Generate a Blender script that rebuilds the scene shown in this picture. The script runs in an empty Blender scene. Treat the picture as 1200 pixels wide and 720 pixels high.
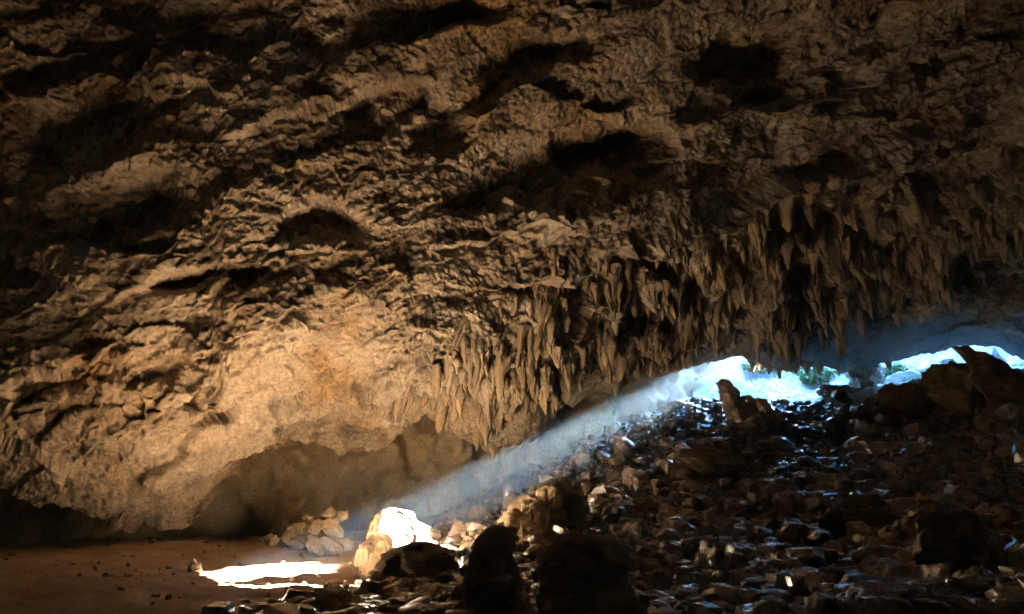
import bpy, math, random
import numpy as np

random.seed(7); rng = np.random.default_rng(7)
S = bpy.context.scene
COL = S.collection
R = math.radians

# ------------------------------------------------------------------ camera
PITCH = R(17.0); FPX = 700.0
cam_d = bpy.data.cameras.new('camera'); cam = bpy.data.objects.new('camera', cam_d)
COL.objects.link(cam); S.camera = cam
cam_d.sensor_width = 36.0; cam_d.lens = FPX / 1200.0 * 36.0
cam_d.clip_start = 0.05; cam_d.clip_end = 2000.0
cam.location = (0, 0, 0); cam.rotation_euler = (R(90) + PITCH, 0, 0)
CP, SP = math.cos(PITCH), math.sin(PITCH)

def ray(px, py):
    """viewing direction through a pixel of the photograph (unit depth)"""
    a = (np.asarray(px, float) - 600) / FPX; b = (360 - np.asarray(py, float)) / FPX
    return np.stack([a, CP - b * SP, b * CP + SP], -1)
def at(px, py, t):
    return ray(px, py) * np.asarray(t, float)[..., None]
def project(P):
    d = P[..., 1] * CP + P[..., 2] * SP; u = P[..., 2] * CP - P[..., 1] * SP
    return 600 + FPX * P[..., 0] / d, 360 - FPX * u / d, d

# ------------------------------------------------------------------ sky, sun, exposure
SUN = np.array([0.891, 0.909, 0.445]); SUN /= np.linalg.norm(SUN)
SUN_EL = math.asin(SUN[2]); SUN_AZ = math.atan2(SUN[0], SUN[1])
w = bpy.data.worlds.new('World'); S.world = w; w.use_nodes = True
nt = w.node_tree; nt.nodes.clear()
sky = nt.nodes.new('ShaderNodeTexSky'); sky.sky_type = 'NISHITA'; sky.sun_disc = False
sky.ozone_density = 8.0; sky.dust_density = 0.2; sky.sun_elevation = SUN_EL; sky.sun_rotation = SUN_AZ
bg = nt.nodes.new('ShaderNodeBackground'); bg.inputs[1].default_value = 0.15
wo = nt.nodes.new('ShaderNodeOutputWorld')
nt.links.new(sky.outputs[0], bg.inputs[0]); nt.links.new(bg.outputs[0], wo.inputs[0])
sd = bpy.data.lights.new('sun', 'SUN'); sd.energy = 5.0; sd.angle = R(0.5); sd.color = (1.0, 0.95, 0.87)
sun = bpy.data.objects.new('sun', sd); COL.objects.link(sun)
from mathutils import Vector, Matrix
sun.rotation_euler = Vector(SUN).to_track_quat('Z', 'Y').to_euler(); sun.location = (30, 40, 60)
S.view_settings.view_transform = 'Standard'; S.view_settings.look = 'None'
S.view_settings.exposure = 8.4; S.view_settings.gamma = 1.0
S.render.engine = 'CYCLES'
cy = S.cycles
cy.max_bounces = 5; cy.diffuse_bounces = 2; cy.glossy_bounces = 3; cy.volume_bounces = 0
cy.transmission_bounces = 2; cy.transparent_max_bounces = 4
cy.caustics_reflective = False; cy.caustics_refractive = False
cy.sample_clamp_direct = 0; cy.sample_clamp_indirect = 1.0
cy.use_adaptive_sampling = False; cy.use_denoising = True
cy.use_guiding = True; cy.use_surface_guiding = True; cy.use_volume_guiding = False
cy.guiding_training_samples = 64

# ------------------------------------------------------------------ numeric noise
_perm = np.arange(256, dtype=np.int32); np.random.default_rng(3).shuffle(_perm); _perm = np.concatenate([_perm] * 3)
_g = np.random.default_rng(5).normal(size=(256, 3)).astype(np.float32); _g /= np.linalg.norm(_g, axis=1)[:, None]
def pn(P):
    """gradient noise, about -1..1"""
    P = np.asarray(P, np.float32); sh = P.shape[:-1]; P = P.reshape(-1, 3)
    i = np.floor(P); f = P - i; i = i.astype(np.int32) & 255
    u = f * f * f * (f * (f * 6 - 15) + 10); out = np.zeros(len(P), np.float32)
    for dx in (0, 1):
        wx = u[:, 0] if dx else 1 - u[:, 0]; hx = _perm[i[:, 0] + dx]
        for dy in (0, 1):
            wy = u[:, 1] if dy else 1 - u[:, 1]; hy = _perm[hx + i[:, 1] + dy]
            for dz in (0, 1):
                wz = u[:, 2] if dz else 1 - u[:, 2]
                g = _g[_perm[hy + i[:, 2] + dz]]
                out += wx * wy * wz * (g[:, 0] * (f[:, 0] - dx) + g[:, 1] * (f[:, 1] - dy) + g[:, 2] * (f[:, 2] - dz))
    return (out * 1.5).reshape(sh)
def fbm(P, oct=4, gain=0.5, lac=2.03):
    P = np.asarray(P, np.float32); o = 0; a = 1.0
    for k in range(oct):
        o = o + a * pn(P + 17.3 * k); P = P * lac; a *= gain
    return o
def ridged(P, oct=4, gain=0.5, lac=2.1):
    P = np.asarray(P, np.float32); o = 0; a = 1.0
    for k in range(oct):
        o = o + a * (1 - 2 * np.abs(pn(P + 31.7 * k))); P = P * lac; a *= gain
    return o
def cells(P):
    """cellular noise: nearest distance, second distance, random value of the nearest cell"""
    P = np.asarray(P, np.float32); sh = P.shape[:-1]; P = P.reshape(-1, 3)
    i = np.floor(P); f = P - i; i = i.astype(np.int32) & 255; n = len(P)
    d1 = np.full(n, 9, np.float32); d2 = np.full(n, 9, np.float32); v = np.zeros(n, np.float32)
    for dx in (-1, 0, 1):
        hx = _perm[(i[:, 0] + dx) & 255]
        for dy in (-1, 0, 1):
            hy = _perm[hx + ((i[:, 1] + dy) & 255)]
            for dz in (-1, 0, 1):
                h = _perm[hy + ((i[:, 2] + dz) & 255)]
                q = _g[h] * 0.5 + 0.5
                d = (q[:, 0] + dx - f[:, 0]) ** 2 + (q[:, 1] + dy - f[:, 1]) ** 2 + (q[:, 2] + dz - f[:, 2]) ** 2
                m = d < d1
                d2 = np.where(m, d1, np.minimum(d2, d)); v = np.where(m, h / 255.0, v); d1 = np.where(m, d, d1)
    return np.sqrt(d1).reshape(sh), np.sqrt(d2).reshape(sh), v.reshape(sh)
def facets(P, tilt=1.0):
    """broken-rock relief: every cell is a plane of its own height and tilt"""
    P = np.asarray(P, np.float32); sh = P.shape[:-1]; P = P.reshape(-1, 3)
    i = np.floor(P); f = P - i; i = i.astype(np.int32) & 255; n = len(P)
    d1 = np.full(n, 9, np.float32); o = np.zeros(n, np.float32)
    for dx in (-1, 0, 1):
        hx = _perm[(i[:, 0] + dx) & 255]
        for dy in (-1, 0, 1):
            hy = _perm[hx + ((i[:, 1] + dy) & 255)]
            for dz in (-1, 0, 1):
                h = _perm[hy + ((i[:, 2] + dz) & 255)]
                q = _g[h] * 0.5 + 0.5; t = _g[_perm[h + 37]]
                v = np.stack([f[:, 0] - q[:, 0] - dx, f[:, 1] - q[:, 1] - dy, f[:, 2] - q[:, 2] - dz], -1)
                d = (v * v).sum(1); m = d < d1
                o = np.where(m, (h / 255.0 - .5) + tilt * (v * t).sum(1), o); d1 = np.where(m, d, d1)
    return o.reshape(sh)
def sstep(a, b, x):
    t = np.clip((x - a) / (b - a), 0, 1); return t * t * (3 - 2 * t)

class TPS:
    """thin-plate surface through scattered 2-D control points"""
    def __init__(s, xy, z, lam=1e-3):
        s.xy = np.asarray(xy, float); n = len(s.xy)
        s.sc = s.xy.std(0).mean(); s.mu = s.xy.mean(0); q = (s.xy - s.mu) / s.sc; s.q = q
        A = np.zeros((n + 3, n + 3)); A[:n, :n] = s.k(np.linalg.norm(q[:, None] - q[None], axis=2)) + lam * np.eye(n)
        A[:n, n] = 1; A[:n, n + 1:] = q; A[n, :n] = 1; A[n + 1:, :n] = q.T
        b = np.zeros(n + 3); b[:n] = z; s.w = np.linalg.solve(A, b)
    @staticmethod
    def k(r): return np.where(r > 1e-9, r * r * np.log(np.maximum(r, 1e-9)), 0)
    def __call__(s, x, y):
        x = np.asarray(x, float); sh = x.shape; p = (np.stack([x.ravel(), np.asarray(y, float).ravel()], 1) - s.mu) / s.sc
        o = s.w[-3] + p @ s.w[-2:]
        for j in range(len(s.q)):
            o += s.w[j] * s.k(np.hypot(p[:, 0] - s.q[j, 0], p[:, 1] - s.q[j, 1]))
        return o.reshape(sh)

# ------------------------------------------------------------------ mesh helpers
def mesh_np(name, V, F, mat, smooth=True):
    V = np.asarray(V, np.float32).reshape(-1, 3); F = np.asarray(F, np.int32); k = F.shape[1]
    me = bpy.data.meshes.new(name)
    me.vertices.add(len(V)); me.vertices.foreach_set('co', V.ravel())
    me.loops.add(F.size); me.loops.foreach_set('vertex_index', F.ravel())
    me.polygons.add(len(F)); me.polygons.foreach_set('loop_start', np.arange(0, F.size, k, dtype=np.int32))
    me.polygons.foreach_set('use_smooth', np.full(len(F), smooth))
    me.update(calc_edges=True); me.materials.append(mat)
    return me
def link(name, me, parent=None, **props):
    o = bpy.data.objects.new(name, me); COL.objects.link(o)
    if parent is not None: o.parent = parent
    for k, v in props.items(): o[k] = v
    return o
def grid_faces(n, m, wrap=False):
    i = np.arange(n - 1)[:, None]; j = np.arange(m if wrap else m - 1)[None]
    j2 = (j + 1) % m
    return np.stack(np.broadcast_arrays(i * m + j, i * m + j2, (i + 1) * m + j2, (i + 1) * m + j), -1).reshape(-1, 4)
def grid_normals(P):
    du = np.gradient(P, axis=0); dv = np.gradient(P, axis=1)
    n = np.cross(du, dv); return n / (np.linalg.norm(n, axis=-1, keepdims=True) + 1e-9)
_ico = {}
def ico(sub):
    if sub in _ico: return _ico[sub]
    t = (1 + 5 ** .5) / 2
    V = [(-1, t, 0), (1, t, 0), (-1, -t, 0), (1, -t, 0), (0, -1, t), (0, 1, t), (0, -1, -t), (0, 1, -t), (t, 0, -1), (t, 0, 1), (-t, 0, -1), (-t, 0, 1)]
    F = [(0, 11, 5), (0, 5, 1), (0, 1, 7), (0, 7, 10), (0, 10, 11), (1, 5, 9), (5, 11, 4), (11, 10, 2), (10, 7, 6), (7, 1, 8),
         (3, 9, 4), (3, 4, 2), (3, 2, 6), (3, 6, 8), (3, 8, 9), (4, 9, 5), (2, 4, 11), (6, 2, 10), (8, 6, 7), (9, 8, 1)]
    V = [np.array(v) / np.linalg.norm(v) for v in V]
    for _ in range(sub):
        c = {}; G = []
        def mid(a, b):
            k = (min(a, b), max(a, b))
            if k not in c:
                v = V[a] + V[b]; V.append(v / np.linalg.norm(v)); c[k] = len(V) - 1
            return c[k]
        for a, b, d in F:
            x, y, z = mid(a, b), mid(b, d), mid(d, a); G += [(a, x, z), (b, y, x), (d, z, y), (x, y, z)]
        F = G
    _ico[sub] = (np.array(V), np.array(F)); return _ico[sub]

# ------------------------------------------------------------------ materials
def new_mat(name):
    m = bpy.data.materials.new(name); m.use_nodes = True; return m, m.node_tree, m.node_tree.nodes['Principled BSDF']
def nnode(nt, kind, **kw):
    n = nt.nodes.new(kind)
    for k, v in kw.items(): setattr(n, k, v)
    return n
def noise(nt, vec, scale, detail=6, rough=0.6, dist=0.0):
    n = nt.nodes.new('ShaderNodeTexNoise'); n.inputs['Scale'].default_value = scale; n.inputs['Detail'].default_value = detail
    n.inputs['Roughness'].default_value = rough; n.inputs['Distortion'].default_value = dist
    nt.links.new(vec, n.inputs['Vector']); return n.outputs['Fac']
def ramp(nt, fac, stops):
    r = nt.nodes.new('ShaderNodeValToRGB'); e = r.color_ramp.elements
    while len(e) < len(stops): e.new(0.5)
    for k, (p, c) in enumerate(stops):
        e[k].position = p; e[k].color = (*c, 1) if len(c) == 3 else c
    nt.links.new(fac, r.inputs[0]); return r.outputs[0]
def mixc(nt, fac, a, b, mode='MIX'):
    n = nt.nodes.new('ShaderNodeMix'); n.data_type = 'RGBA'; n.blend_type = mode
    for s, v in ((n.inputs[0], fac), (n.inputs[6], a), (n.inputs[7], b)):
        if isinstance(v, (int, float)): s.default_value = v
        elif isinstance(v, tuple): s.default_value = (*v, 1)
        else: nt.links.new(v, s)
    return n.outputs[2]
def rock_mat(name, stops, tint=None, tint_amt=(0.45, 0.7), dark=None, dark_amt=(0.5, 0.72), rough=(0.85, 0.95), bump=0.35, bump_scale=9.0,
             scale=0.35, spec=0.25, pale=None, grey=None, coat=0.0, rand=0.0, coords='Object'):
    m, nt, b = new_mat(name)
    tc = nt.nodes.new('ShaderNodeTexCoord'); v = tc.outputs[coords]
    if coords == 'World':
        pass
    col = ramp(nt, noise(nt, v, scale, 8, 0.62, 0.4), stops)
    if tint: col = mixc(nt, ramp(nt, noise(nt, v, scale * 0.6, 5, 0.6), [(tint_amt[0], (0, 0, 0)), (tint_amt[1], (1, 1, 1))]), col, tint)
    if dark: col = mixc(nt, ramp(nt, noise(nt, v, scale * 1.7, 9, 0.68, 0.6), [(dark_amt[0], (0, 0, 0)), (dark_amt[1], (1, 1, 1))]), col, dark)
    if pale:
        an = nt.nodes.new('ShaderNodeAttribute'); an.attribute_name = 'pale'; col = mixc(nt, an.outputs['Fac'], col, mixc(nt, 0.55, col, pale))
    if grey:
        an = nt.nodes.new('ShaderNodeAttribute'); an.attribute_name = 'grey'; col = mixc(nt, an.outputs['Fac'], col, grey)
    grain = ramp(nt, noise(nt, v, scale * 22, 6, 0.7), [(0.28, (0.55, 0.54, 0.53)), (0.5, (0.97, 0.97, 0.97)), (0.72, (1.3, 1.3, 1.3))])
    col = mixc(nt, 1.0, col, grain, 'MULTIPLY')
    if rand:
        oi = nt.nodes.new('ShaderNodeObjectInfo')
        col = mixc(nt, 1.0, col, ramp(nt, oi.outputs['Random'], [(0, (1 - rand,) * 3), (1, (1 + rand,) * 3)]), 'MULTIPLY')
    nt.links.new(col, b.inputs['Base Color'])
    rr = ramp(nt, noise(nt, v, scale * 2.5, 6, 0.65), [(0.35, (rough[0],) * 3), (0.65, (rough[1],) * 3)])
    nt.links.new(rr, b.inputs['Roughness']); b.inputs['Specular IOR Level'].default_value = spec
    b.inputs['Coat Weight'].default_value = coat; b.inputs['Coat Roughness'].default_value = 0.17
    bp = nt.nodes.new('ShaderNodeBump'); bp.inputs['Strength'].default_value = bump; bp.inputs['Distance'].default_value = 0.08
    nt.links.new(noise(nt, v, bump_scale, 7, 0.68), bp.inputs['Height']); nt.links.new(bp.outputs[0], b.inputs['Normal'])
    return m

M = {}
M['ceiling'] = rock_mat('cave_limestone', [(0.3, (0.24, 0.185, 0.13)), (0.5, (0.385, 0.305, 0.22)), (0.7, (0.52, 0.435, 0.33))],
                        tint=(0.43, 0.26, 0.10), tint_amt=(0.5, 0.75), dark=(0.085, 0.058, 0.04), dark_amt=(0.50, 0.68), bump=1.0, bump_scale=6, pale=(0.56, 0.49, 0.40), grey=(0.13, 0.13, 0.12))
M['drip'] = rock_mat('dripstone', [(0.3, (0.21, 0.155, 0.10)), (0.5, (0.34, 0.26, 0.175)), (0.7, (0.46, 0.37, 0.265))],
                     tint=(0.42, 0.24, 0.09), tint_amt=(0.52, 0.8), bump=0.6, bump_scale=9, scale=0.8, rand=0.18)
M['wall'] = rock_mat('cave_wall_limestone', [(0.3, (0.20, 0.145, 0.10)), (0.55, (0.32, 0.25, 0.17)), (0.75, (0.44, 0.36, 0.26))],
                     tint=(0.40, 0.27, 0.13), bump=0.5, bump_scale=6)
M['ground'] = rock_mat('cave_earth', [(0.3, (0.31, 0.195, 0.11)), (0.55, (0.45, 0.30, 0.175)), (0.75, (0.55, 0.395, 0.25))],
                       bump=0.6, bump_scale=8, scale=0.6, rough=(0.6, 0.95), spec=0.4)
M['rock'] = rock_mat('damp_rubble', [(0.3, (0.16, 0.10, 0.058)), (0.55, (0.31, 0.20, 0.115)), (0.75, (0.44, 0.30, 0.185))],
                     bump=0.35, bump_scale=8, scale=0.9, rough=(0.16, 0.42), spec=0.9, rand=0.3, coat=1.0)
M['stalag'] = rock_mat('stalagmite_stone', [(0.3, (0.12, 0.085, 0.055)), (0.55, (0.26, 0.19, 0.125)), (0.75, (0.4, 0.31, 0.215))],
                       bump=0.5, bump_scale=8, scale=0.9, rough=(0.6, 0.9), spec=0.35)
M['outside'] = rock_mat('weathered_limestone', [(0.3, (0.34, 0.34, 0.33)), (0.55, (0.50, 0.50, 0.49)), (0.75, (0.62, 0.62, 0.61))],
                        tint=(0.16, 0.22, 0.08), tint_amt=(0.45, 0.68), bump=0.6, bump_scale=4, scale=0.5)

M['pale'] = rock_mat('pale_dripstone', [(0.3, (0.34, 0.27, 0.19)), (0.55, (0.48, 0.40, 0.30)), (0.75, (0.58, 0.51, 0.41))], bump=0.5, bump_scale=8, scale=0.9, rough=(0.7, 0.9))
M['drip2'] = rock_mat('tan_flowstone', [(0.3, (0.26, 0.18, 0.11)), (0.5, (0.38, 0.28, 0.17)), (0.7, (0.48, 0.38, 0.26))], bump=0.6, bump_scale=9, scale=0.9)
M['rock2'] = rock_mat('dry_boulder_stone', [(0.3, (0.12, 0.08, 0.05)), (0.55, (0.22, 0.15, 0.09)), (0.75, (0.32, 0.23, 0.15))], bump=0.6, bump_scale=6, scale=0.9, rough=(0.6, 0.9), spec=0.3)
M['wet'] = rock_mat('wet_stone', [(0.3, (0.06, 0.045, 0.035)), (0.7, (0.14, 0.11, 0.08))], bump=0.25, bump_scale=6, scale=0.9, rough=(0.1, 0.3), spec=0.8)
M['mud'] = rock_mat('wet_mud', [(0.3, (0.07, 0.045, 0.028)), (0.7, (0.15, 0.10, 0.06))], bump=0.5, bump_scale=5, scale=0.9, rough=(0.12, 0.5), spec=0.7, coat=0.7)
m_, nt_, b_ = new_mat('leaf_green'); b_.inputs['Base Color'].default_value = (0.12, 0.19, 0.045, 1); b_.inputs['Roughness'].default_value = .55; M['leaf'] = m_

# ------------------------------------------------------------------ ground (cave floor, rubble slope, hillside outside)
E = np.array([SUN[0], SUN[1]]) / math.hypot(SUN[0], SUN[1]); N2 = np.array([E[1], -E[0]]); TAN = math.tan(SUN_EL)
PATCH = np.array([-7.8, 20.3, -2.5])
gc = [(470, 690, 17), (305, 672, 18.6), (100, 680, 14), (190, 632, 25), (0, 720, 10), (0, 645, 24), (380, 650, 24), (300, 630, 31), (560, 600, 30),
      (600, 660, 18), (600, 720, 12), (640, 620, 23), (690, 545, 31), (800, 480, 38), (760, 600, 22), (760, 720, 10), (880, 500, 35), (880, 560, 26),
      (880, 640, 16), (960, 470, 41), (1000, 720, 8), (1000, 600, 19), (1000, 520, 31), (1060, 450, 39), (1120, 520, 26), (1120, 445, 37), (1120, 620, 15), (1200, 445, 33),
      (1200, 540, 20), (1200, 720, 7), (1450, 440, 28), (1450, 600, 14), (420, 612, 38), (200, 625, 36)]
gc = np.array(gc, float); gp = at(gc[:, 0], gc[:, 1], gc[:, 2])
extra = np.array([(0, 0, -1.75), (0, -12, -1.6), (-15, 0, -2.0), (-30, 10, -2.4), (-38, 25, -2.4), (-25, 40, -2.3), (14, 0, -0.6), (28, 5, 1.5), (40, 18, 4.5), (48, 30, 7.0),
                  (16, 46, 6.4), (24, 47, 7.0), (32, 46, 7.4), (42, 42, 7.2), (20, 56, 9.0), (34, 58, 10.0), (50, 50, 9.5), (5, 45, 2.6), (-6, 44, -1.5)])
gp = np.concatenate([gp, extra]); G_T = TPS(gp[:, :2], gp[:, 2], 2e-3)

def hill(x, y):
    """sunward side of the hollow outside: its unseen crest and cleft are shaped to block and pass the sun"""
    e = x * E[0] + y * E[1] - (PATCH[0] * E[0] + PATCH[1] * E[1]); wq = x * N2[0] + y * N2[1]
    rayz = PATCH[2] + TAN * e
    jag = 0.5 * pn(np.stack([wq * 0.9, 0 * wq, 0 * wq + 3], -1)) + 0.25 * pn(np.stack([wq * 2.3, 0 * wq, 0 * wq + 9], -1))
    cleft = sstep(-22.4, -21.7, wq) * (1 - sstep(-15.9, -15.3, wq))
    crest = PATCH[2] + TAN * 58 + 9.5 + 2.5 * jag - cleft * (10.5 + 1.6 * jag)  # unseen crest added to block the sun, with a cleft cut for the beam
    return e, wq, crest
def ground_z(x, y):
    x = np.asarray(x, float); y = np.asarray(y, float)
    z = G_T(x, y)
    e, wq, crest = hill(x, y)
    e_a = np.interp(wq, [-22, -8, 10], [36, 47, 55]); far = np.clip((e - e_a) / (60.5 - e_a), 0, 1.0); far = np.where(e > 60.5, 1, far); far = far * far * (3 - 2 * far)
    d = np.hypot(x - 5, y - 20)
    z = np.where(d > 48, z * 0 + np.clip(z, -3, 14), z)
    z = z * (1 - far) + crest * far
    back = sstep(66, 140, e); z = z + back * 10 * (0.5 + 0.5 * pn(np.stack([x * .03, y * .03, 0 * x], -1)))
    bump = sstep(-9, 4, x - 0.12 * (y - 20))           # the rubble is rougher than the earth floor
    P = np.stack([x, y, 0 * x], -1)
    z = z + (0.13 + 0.28 * bump) * fbm(P * 0.45, 3) + (0.04 + 0.13 * bump) * fbm(P * 1.7 + 5, 3) + .025 * fbm(P * 5.3 + 9, 2)
    return z
_r = np.concatenate([np.linspace(0.3, 6, 30)[:-1], np.geomspace(6, 62, 320), np.linspace(62.3, 78, 48), np.geomspace(79, 600, 30)])
_a = np.concatenate([np.linspace(R(-180), R(-52), 40)[:-1], np.linspace(R(-52), R(58), 460), np.linspace(R(58), R(180), 40)[1:]])
gx = _r[:, None] * np.sin(_a)[None]; gy = _r[:, None] * np.cos(_a)[None] - 3
gz = ground_z(gx, gy)
me = mesh_np('ground', np.stack([gx, gy, gz], -1), grid_faces(*gx.shape)[:, ::-1], M['ground'])
ground = link('ground', me, kind='structure')
me.materials.append(M['outside']); me.materials.append(M['mud'])
_fc = np.stack([gx, gy], -1); _fx = ((_fc[:-1, :-1] + _fc[1:, 1:]) / 2).reshape(-1, 2)
_ee = _fx @ E - PATCH[:2] @ E
_nn = pn(np.stack([_fx[:, 0] * .4, _fx[:, 1] * .4, 0 * _ee], -1)); _sl = _fx[:, 0] - .10 * (_fx[:, 1] - 20) + 2 * _nn > -3.0
me.polygons.foreach_set('material_index', np.where(_ee + 2.5 * _nn > 33, 1, np.where(_sl, 2, 0)).astype(np.int32))

# ------------------------------------------------------------------ ceiling: one great rock surface with its relief
cc = np.array([(-250, -350, 15), (170, -350, 18), (600, -350, 19.5), (1000, -350, 20), (1450, -350, 17), (-250, 0, 17), (0, 0, 21.5), (300, 0, 24.5), (600, 0, 26.2), (900, 0, 28), (1200, 0, 28.5),
      (1450, 0, 24), (-250, 300, 18.5), (-250, 520, 17.5), (0, 500, 19.5), (0, 300, 20.8), (0, 560, 20.5), (100, 600, 22), (200, 450, 22.5), (190, 628, 23.5), (200, 300, 22), (255, 560, 25), (300, 400, 23.5), (330, 515, 28),
      (400, 300, 25), (400, 160, 24.5), (400, 530, 31), (480, 430, 27.5), (575, 535, 33), (600, 200, 27.8), (640, 480, 33), (640, 340, 28.5), (760, 440, 38), (850, 432, 41), (760, 300, 31.5), (900, 350, 36), (900, 200, 31),
      (1000, 425, 42), (1000, 300, 36), (1100, 200, 33), (1200, 410, 39), (1200, 250, 34), (1200, 100, 30), (1450, 400, 35), (1450, 200, 28)], float)
C_T = TPS(cc[:, :2], np.log(cc[:, 2]), 1e-3)
bx = [-260, 0, 60, 100, 150, 190, 225, 247, 262, 290, 330, 365, 400, 440, 470, 500, 530, 555, 578, 600, 622, 640, 660, 700, 730, 760, 800, 830, 850, 866, 880, 905, 920, 940, 960, 985, 1000, 1030, 1060, 1100, 1145, 1170, 1200, 1460]
by = [530, 552, 580, 604, 620, 628, 618, 600, 552, 530, 515, 520, 530, 526, 508, 494, 502, 522, 534, 530, 512, 486, 474, 462, 452, 442, 434, 430, 434, 433, 428, 433, 437, 430, 433, 434, 436, 429, 423, 411, 404, 410, 420, 425]
NU, NV = 1060, 570
pxs = np.concatenate([np.linspace(-260, -30, 50)[:-1], np.linspace(-30, 1230, NU - 98), np.linspace(1230, 1460, 50)[1:]])
vv = np.concatenate([np.linspace(0, 0.28, 50)[:-1], np.linspace(0.28, 1, NV - 49)])
PX = np.broadcast_to(pxs[:, None], (len(pxs), len(vv)))
BY = np.interp(pxs, bx, by)
_j = np.stack([pxs * .045, 0 * pxs, 0 * pxs + 4.5], -1); BY = BY + (.8 + .2 * sstep(690, 800, pxs)) * (5 * pn(_j) + 4 * pn(_j * 2.7))
PY = -340 + (BY[:, None] + 340) * vv[None]
T = np.exp(C_T(PX, PY)); B = at(PX, PY, T)
# the lip curls back into the rock at the lower edge (last rows)
Nrm = grid_normals(B); Nrm *= np.sign((Nrm * -B).sum(-1, keepdims=True))     # towards the cave
Bf = B.astype(np.float32)

def gauss(px, py, cx, cy_, rx, ry, ang=0.0, p=2):
    a = R(ang); dx = px - cx; dy = py - cy_
    u = (dx * math.cos(a) - dy * math.sin(a)) / rx; v = (dx * math.sin(a) + dy * math.cos(a)) / ry
    return np.exp(-(u * u + v * v) ** (p / 2.0))
# warp so that outlines of hollows are ragged
WX = PX + 22 * fbm(Bf * 0.5, 3) ; WY = PY + 14 * fbm(Bf * 0.5 + 50, 3)
D = np.zeros_like(PX, dtype=np.float32)
niches = [(715, 178, 62, 26, 5, 3.4), (510, 158, 26, 30, 20, 1.8), (380, 258, 36, 24, 0, 1.5), (110, 150, 70, 46, 20, 1.2), (170, 240, 60, 28, 10, .7), (60, 90, 60, 22, 15, .7),
          (890, 60, 70, 34, 10, 1.8), (835, 120, 40, 22, 25, 1.2), (1130, 205, 95, 22, 12, 2.0), (985, 105, 30, 18, 30, 1.0), (215, 330, 40, 14, 15, .9), (210, 430, 26, 14, 20, .7), (55, 450, 55, 12, 32, .9),
          (232, 470, 14, 18, 0, 0.9), (300, 320, 20, 12, 0, .7), (1070, 320, 60, 22, 15, 1.5), (780, 300, 26, 16, 20, 1.3), (960, 330, 40, 20, 20, 1.1), (1180, 330, 50, 25, 0, 1.2), (640, 60, 50, 18, 10, .8), (430, 120, 22, 14, 0, .7)]
for cx, cyy, rx, ry, ang, dep in niches: D -= dep * gauss(WX, WY, cx, cyy, rx, ry, ang, 4)
bulges = [(150, 390, 90, 40, 30, 0.35), (700, 250, 90, 22, 22, 0.9), (450, 330, 110, 30, 12, 0.6), (590, 490, 60, 36, 10, 0.9), (420, 470, 80, 26, 15, 0.7), (560, 130, 10, 40, -30, 0.9), (980, 210, 120, 16, 26, 0.8), (1100, 90, 140, 18, 26, .8)]
for cx, cyy, rx, ry, ang, dep in bulges: D += dep * gauss(WX, WY, cx, cyy, rx, ry, ang, 2.5)
# long ledges that climb to the right: rock steps back under each edge
def ledge(x0, y0, x1, y1, h, width, fade=60):
    global D
    L = math.hypot(x1 - x0, y1 - y0); ux, uy = (x1 - x0) / L, (y1 - y0) / L
    s = (WX - x0) * ux + (WY - y0) * uy; d = -(WX - x0) * uy + (WY - y0) * ux      # d>0 below the edge
    m = sstep(-fade, 0, s) * (1 - sstep(L, L + fade, s))
    prof = np.where(d < 0, np.exp(d / width), -np.exp(-d / width * 1.3) * 1.0)
    prof = np.where(np.abs(d) < 3, prof * np.abs(d) / 3 * .5 + .5 * prof, prof)
    D += h * m * prof
for a in ((640, 330, 905, 218, .9, 26), (905, 218, 1190, 60, .8, 24), (690, 300, 930, 235, .5, 14), (1000, 110, 1200, 10, .7, 22), (480, 385, 620, 330, .7, 20), (250, 405, 420, 330, .35, 18), (160, 345, 300, 290, .22, 18),
          (20, 480, 130, 410, .35, 18), (380, 440, 480, 400, .5, 14), (130, 520, 260, 420, .5, 20), (540, 285, 650, 270, .5, 14), (1020, 300, 1200, 220, .8, 22), (870, 380, 1000, 330, .6, 18), (300, 150, 480, 100, .4, 20)):
    ledge(*a)
# stalactite-bearing zones
drip = 1.0 * gauss(WX, WY, 560, 425, 95, 42, 12, 4) + 1.0 * gauss(WX, WY, 720, 375, 125, 75, 8, 4) + gauss(WX, WY, 905, 330, 95, 85, -10, 4) + .8 * gauss(WX, WY, 1040, 300, 90, 60, 0, 4) + .6 * gauss(WX, WY, 1150, 270, 70, 50, 0, 4)
drip += 0.6 * gauss(WX, WY, 830, 265, 80, 30, 20, 4) + .55 * gauss(WX, WY, 600, 500, 60, 40, 0, 4)
drip = np.clip(drip, 0, 1); clump = sstep(-0.22, 0.28, pn(Bf * np.array([.42, .42, .5], np.float32) + 21)); drip = drip * (.25 + .75 * clump)
smooth_zone = np.clip(gauss(WX, WY, 1040, 400, 190, 28, -5, 4), 0, 1)     # plain grey rock above the mouth
pale_wall = np.clip(gauss(WX, WY, 130, 470, 230, 130, 25, 4), 0, 1)
rough_k = (1 - 0.75 * smooth_zone) * (1 - 0.1 * pale_wall) * (1 - .35 * np.clip(gauss(WX, WY, 90, 330, 200, 90, 0, 4), 0, 1))
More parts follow.
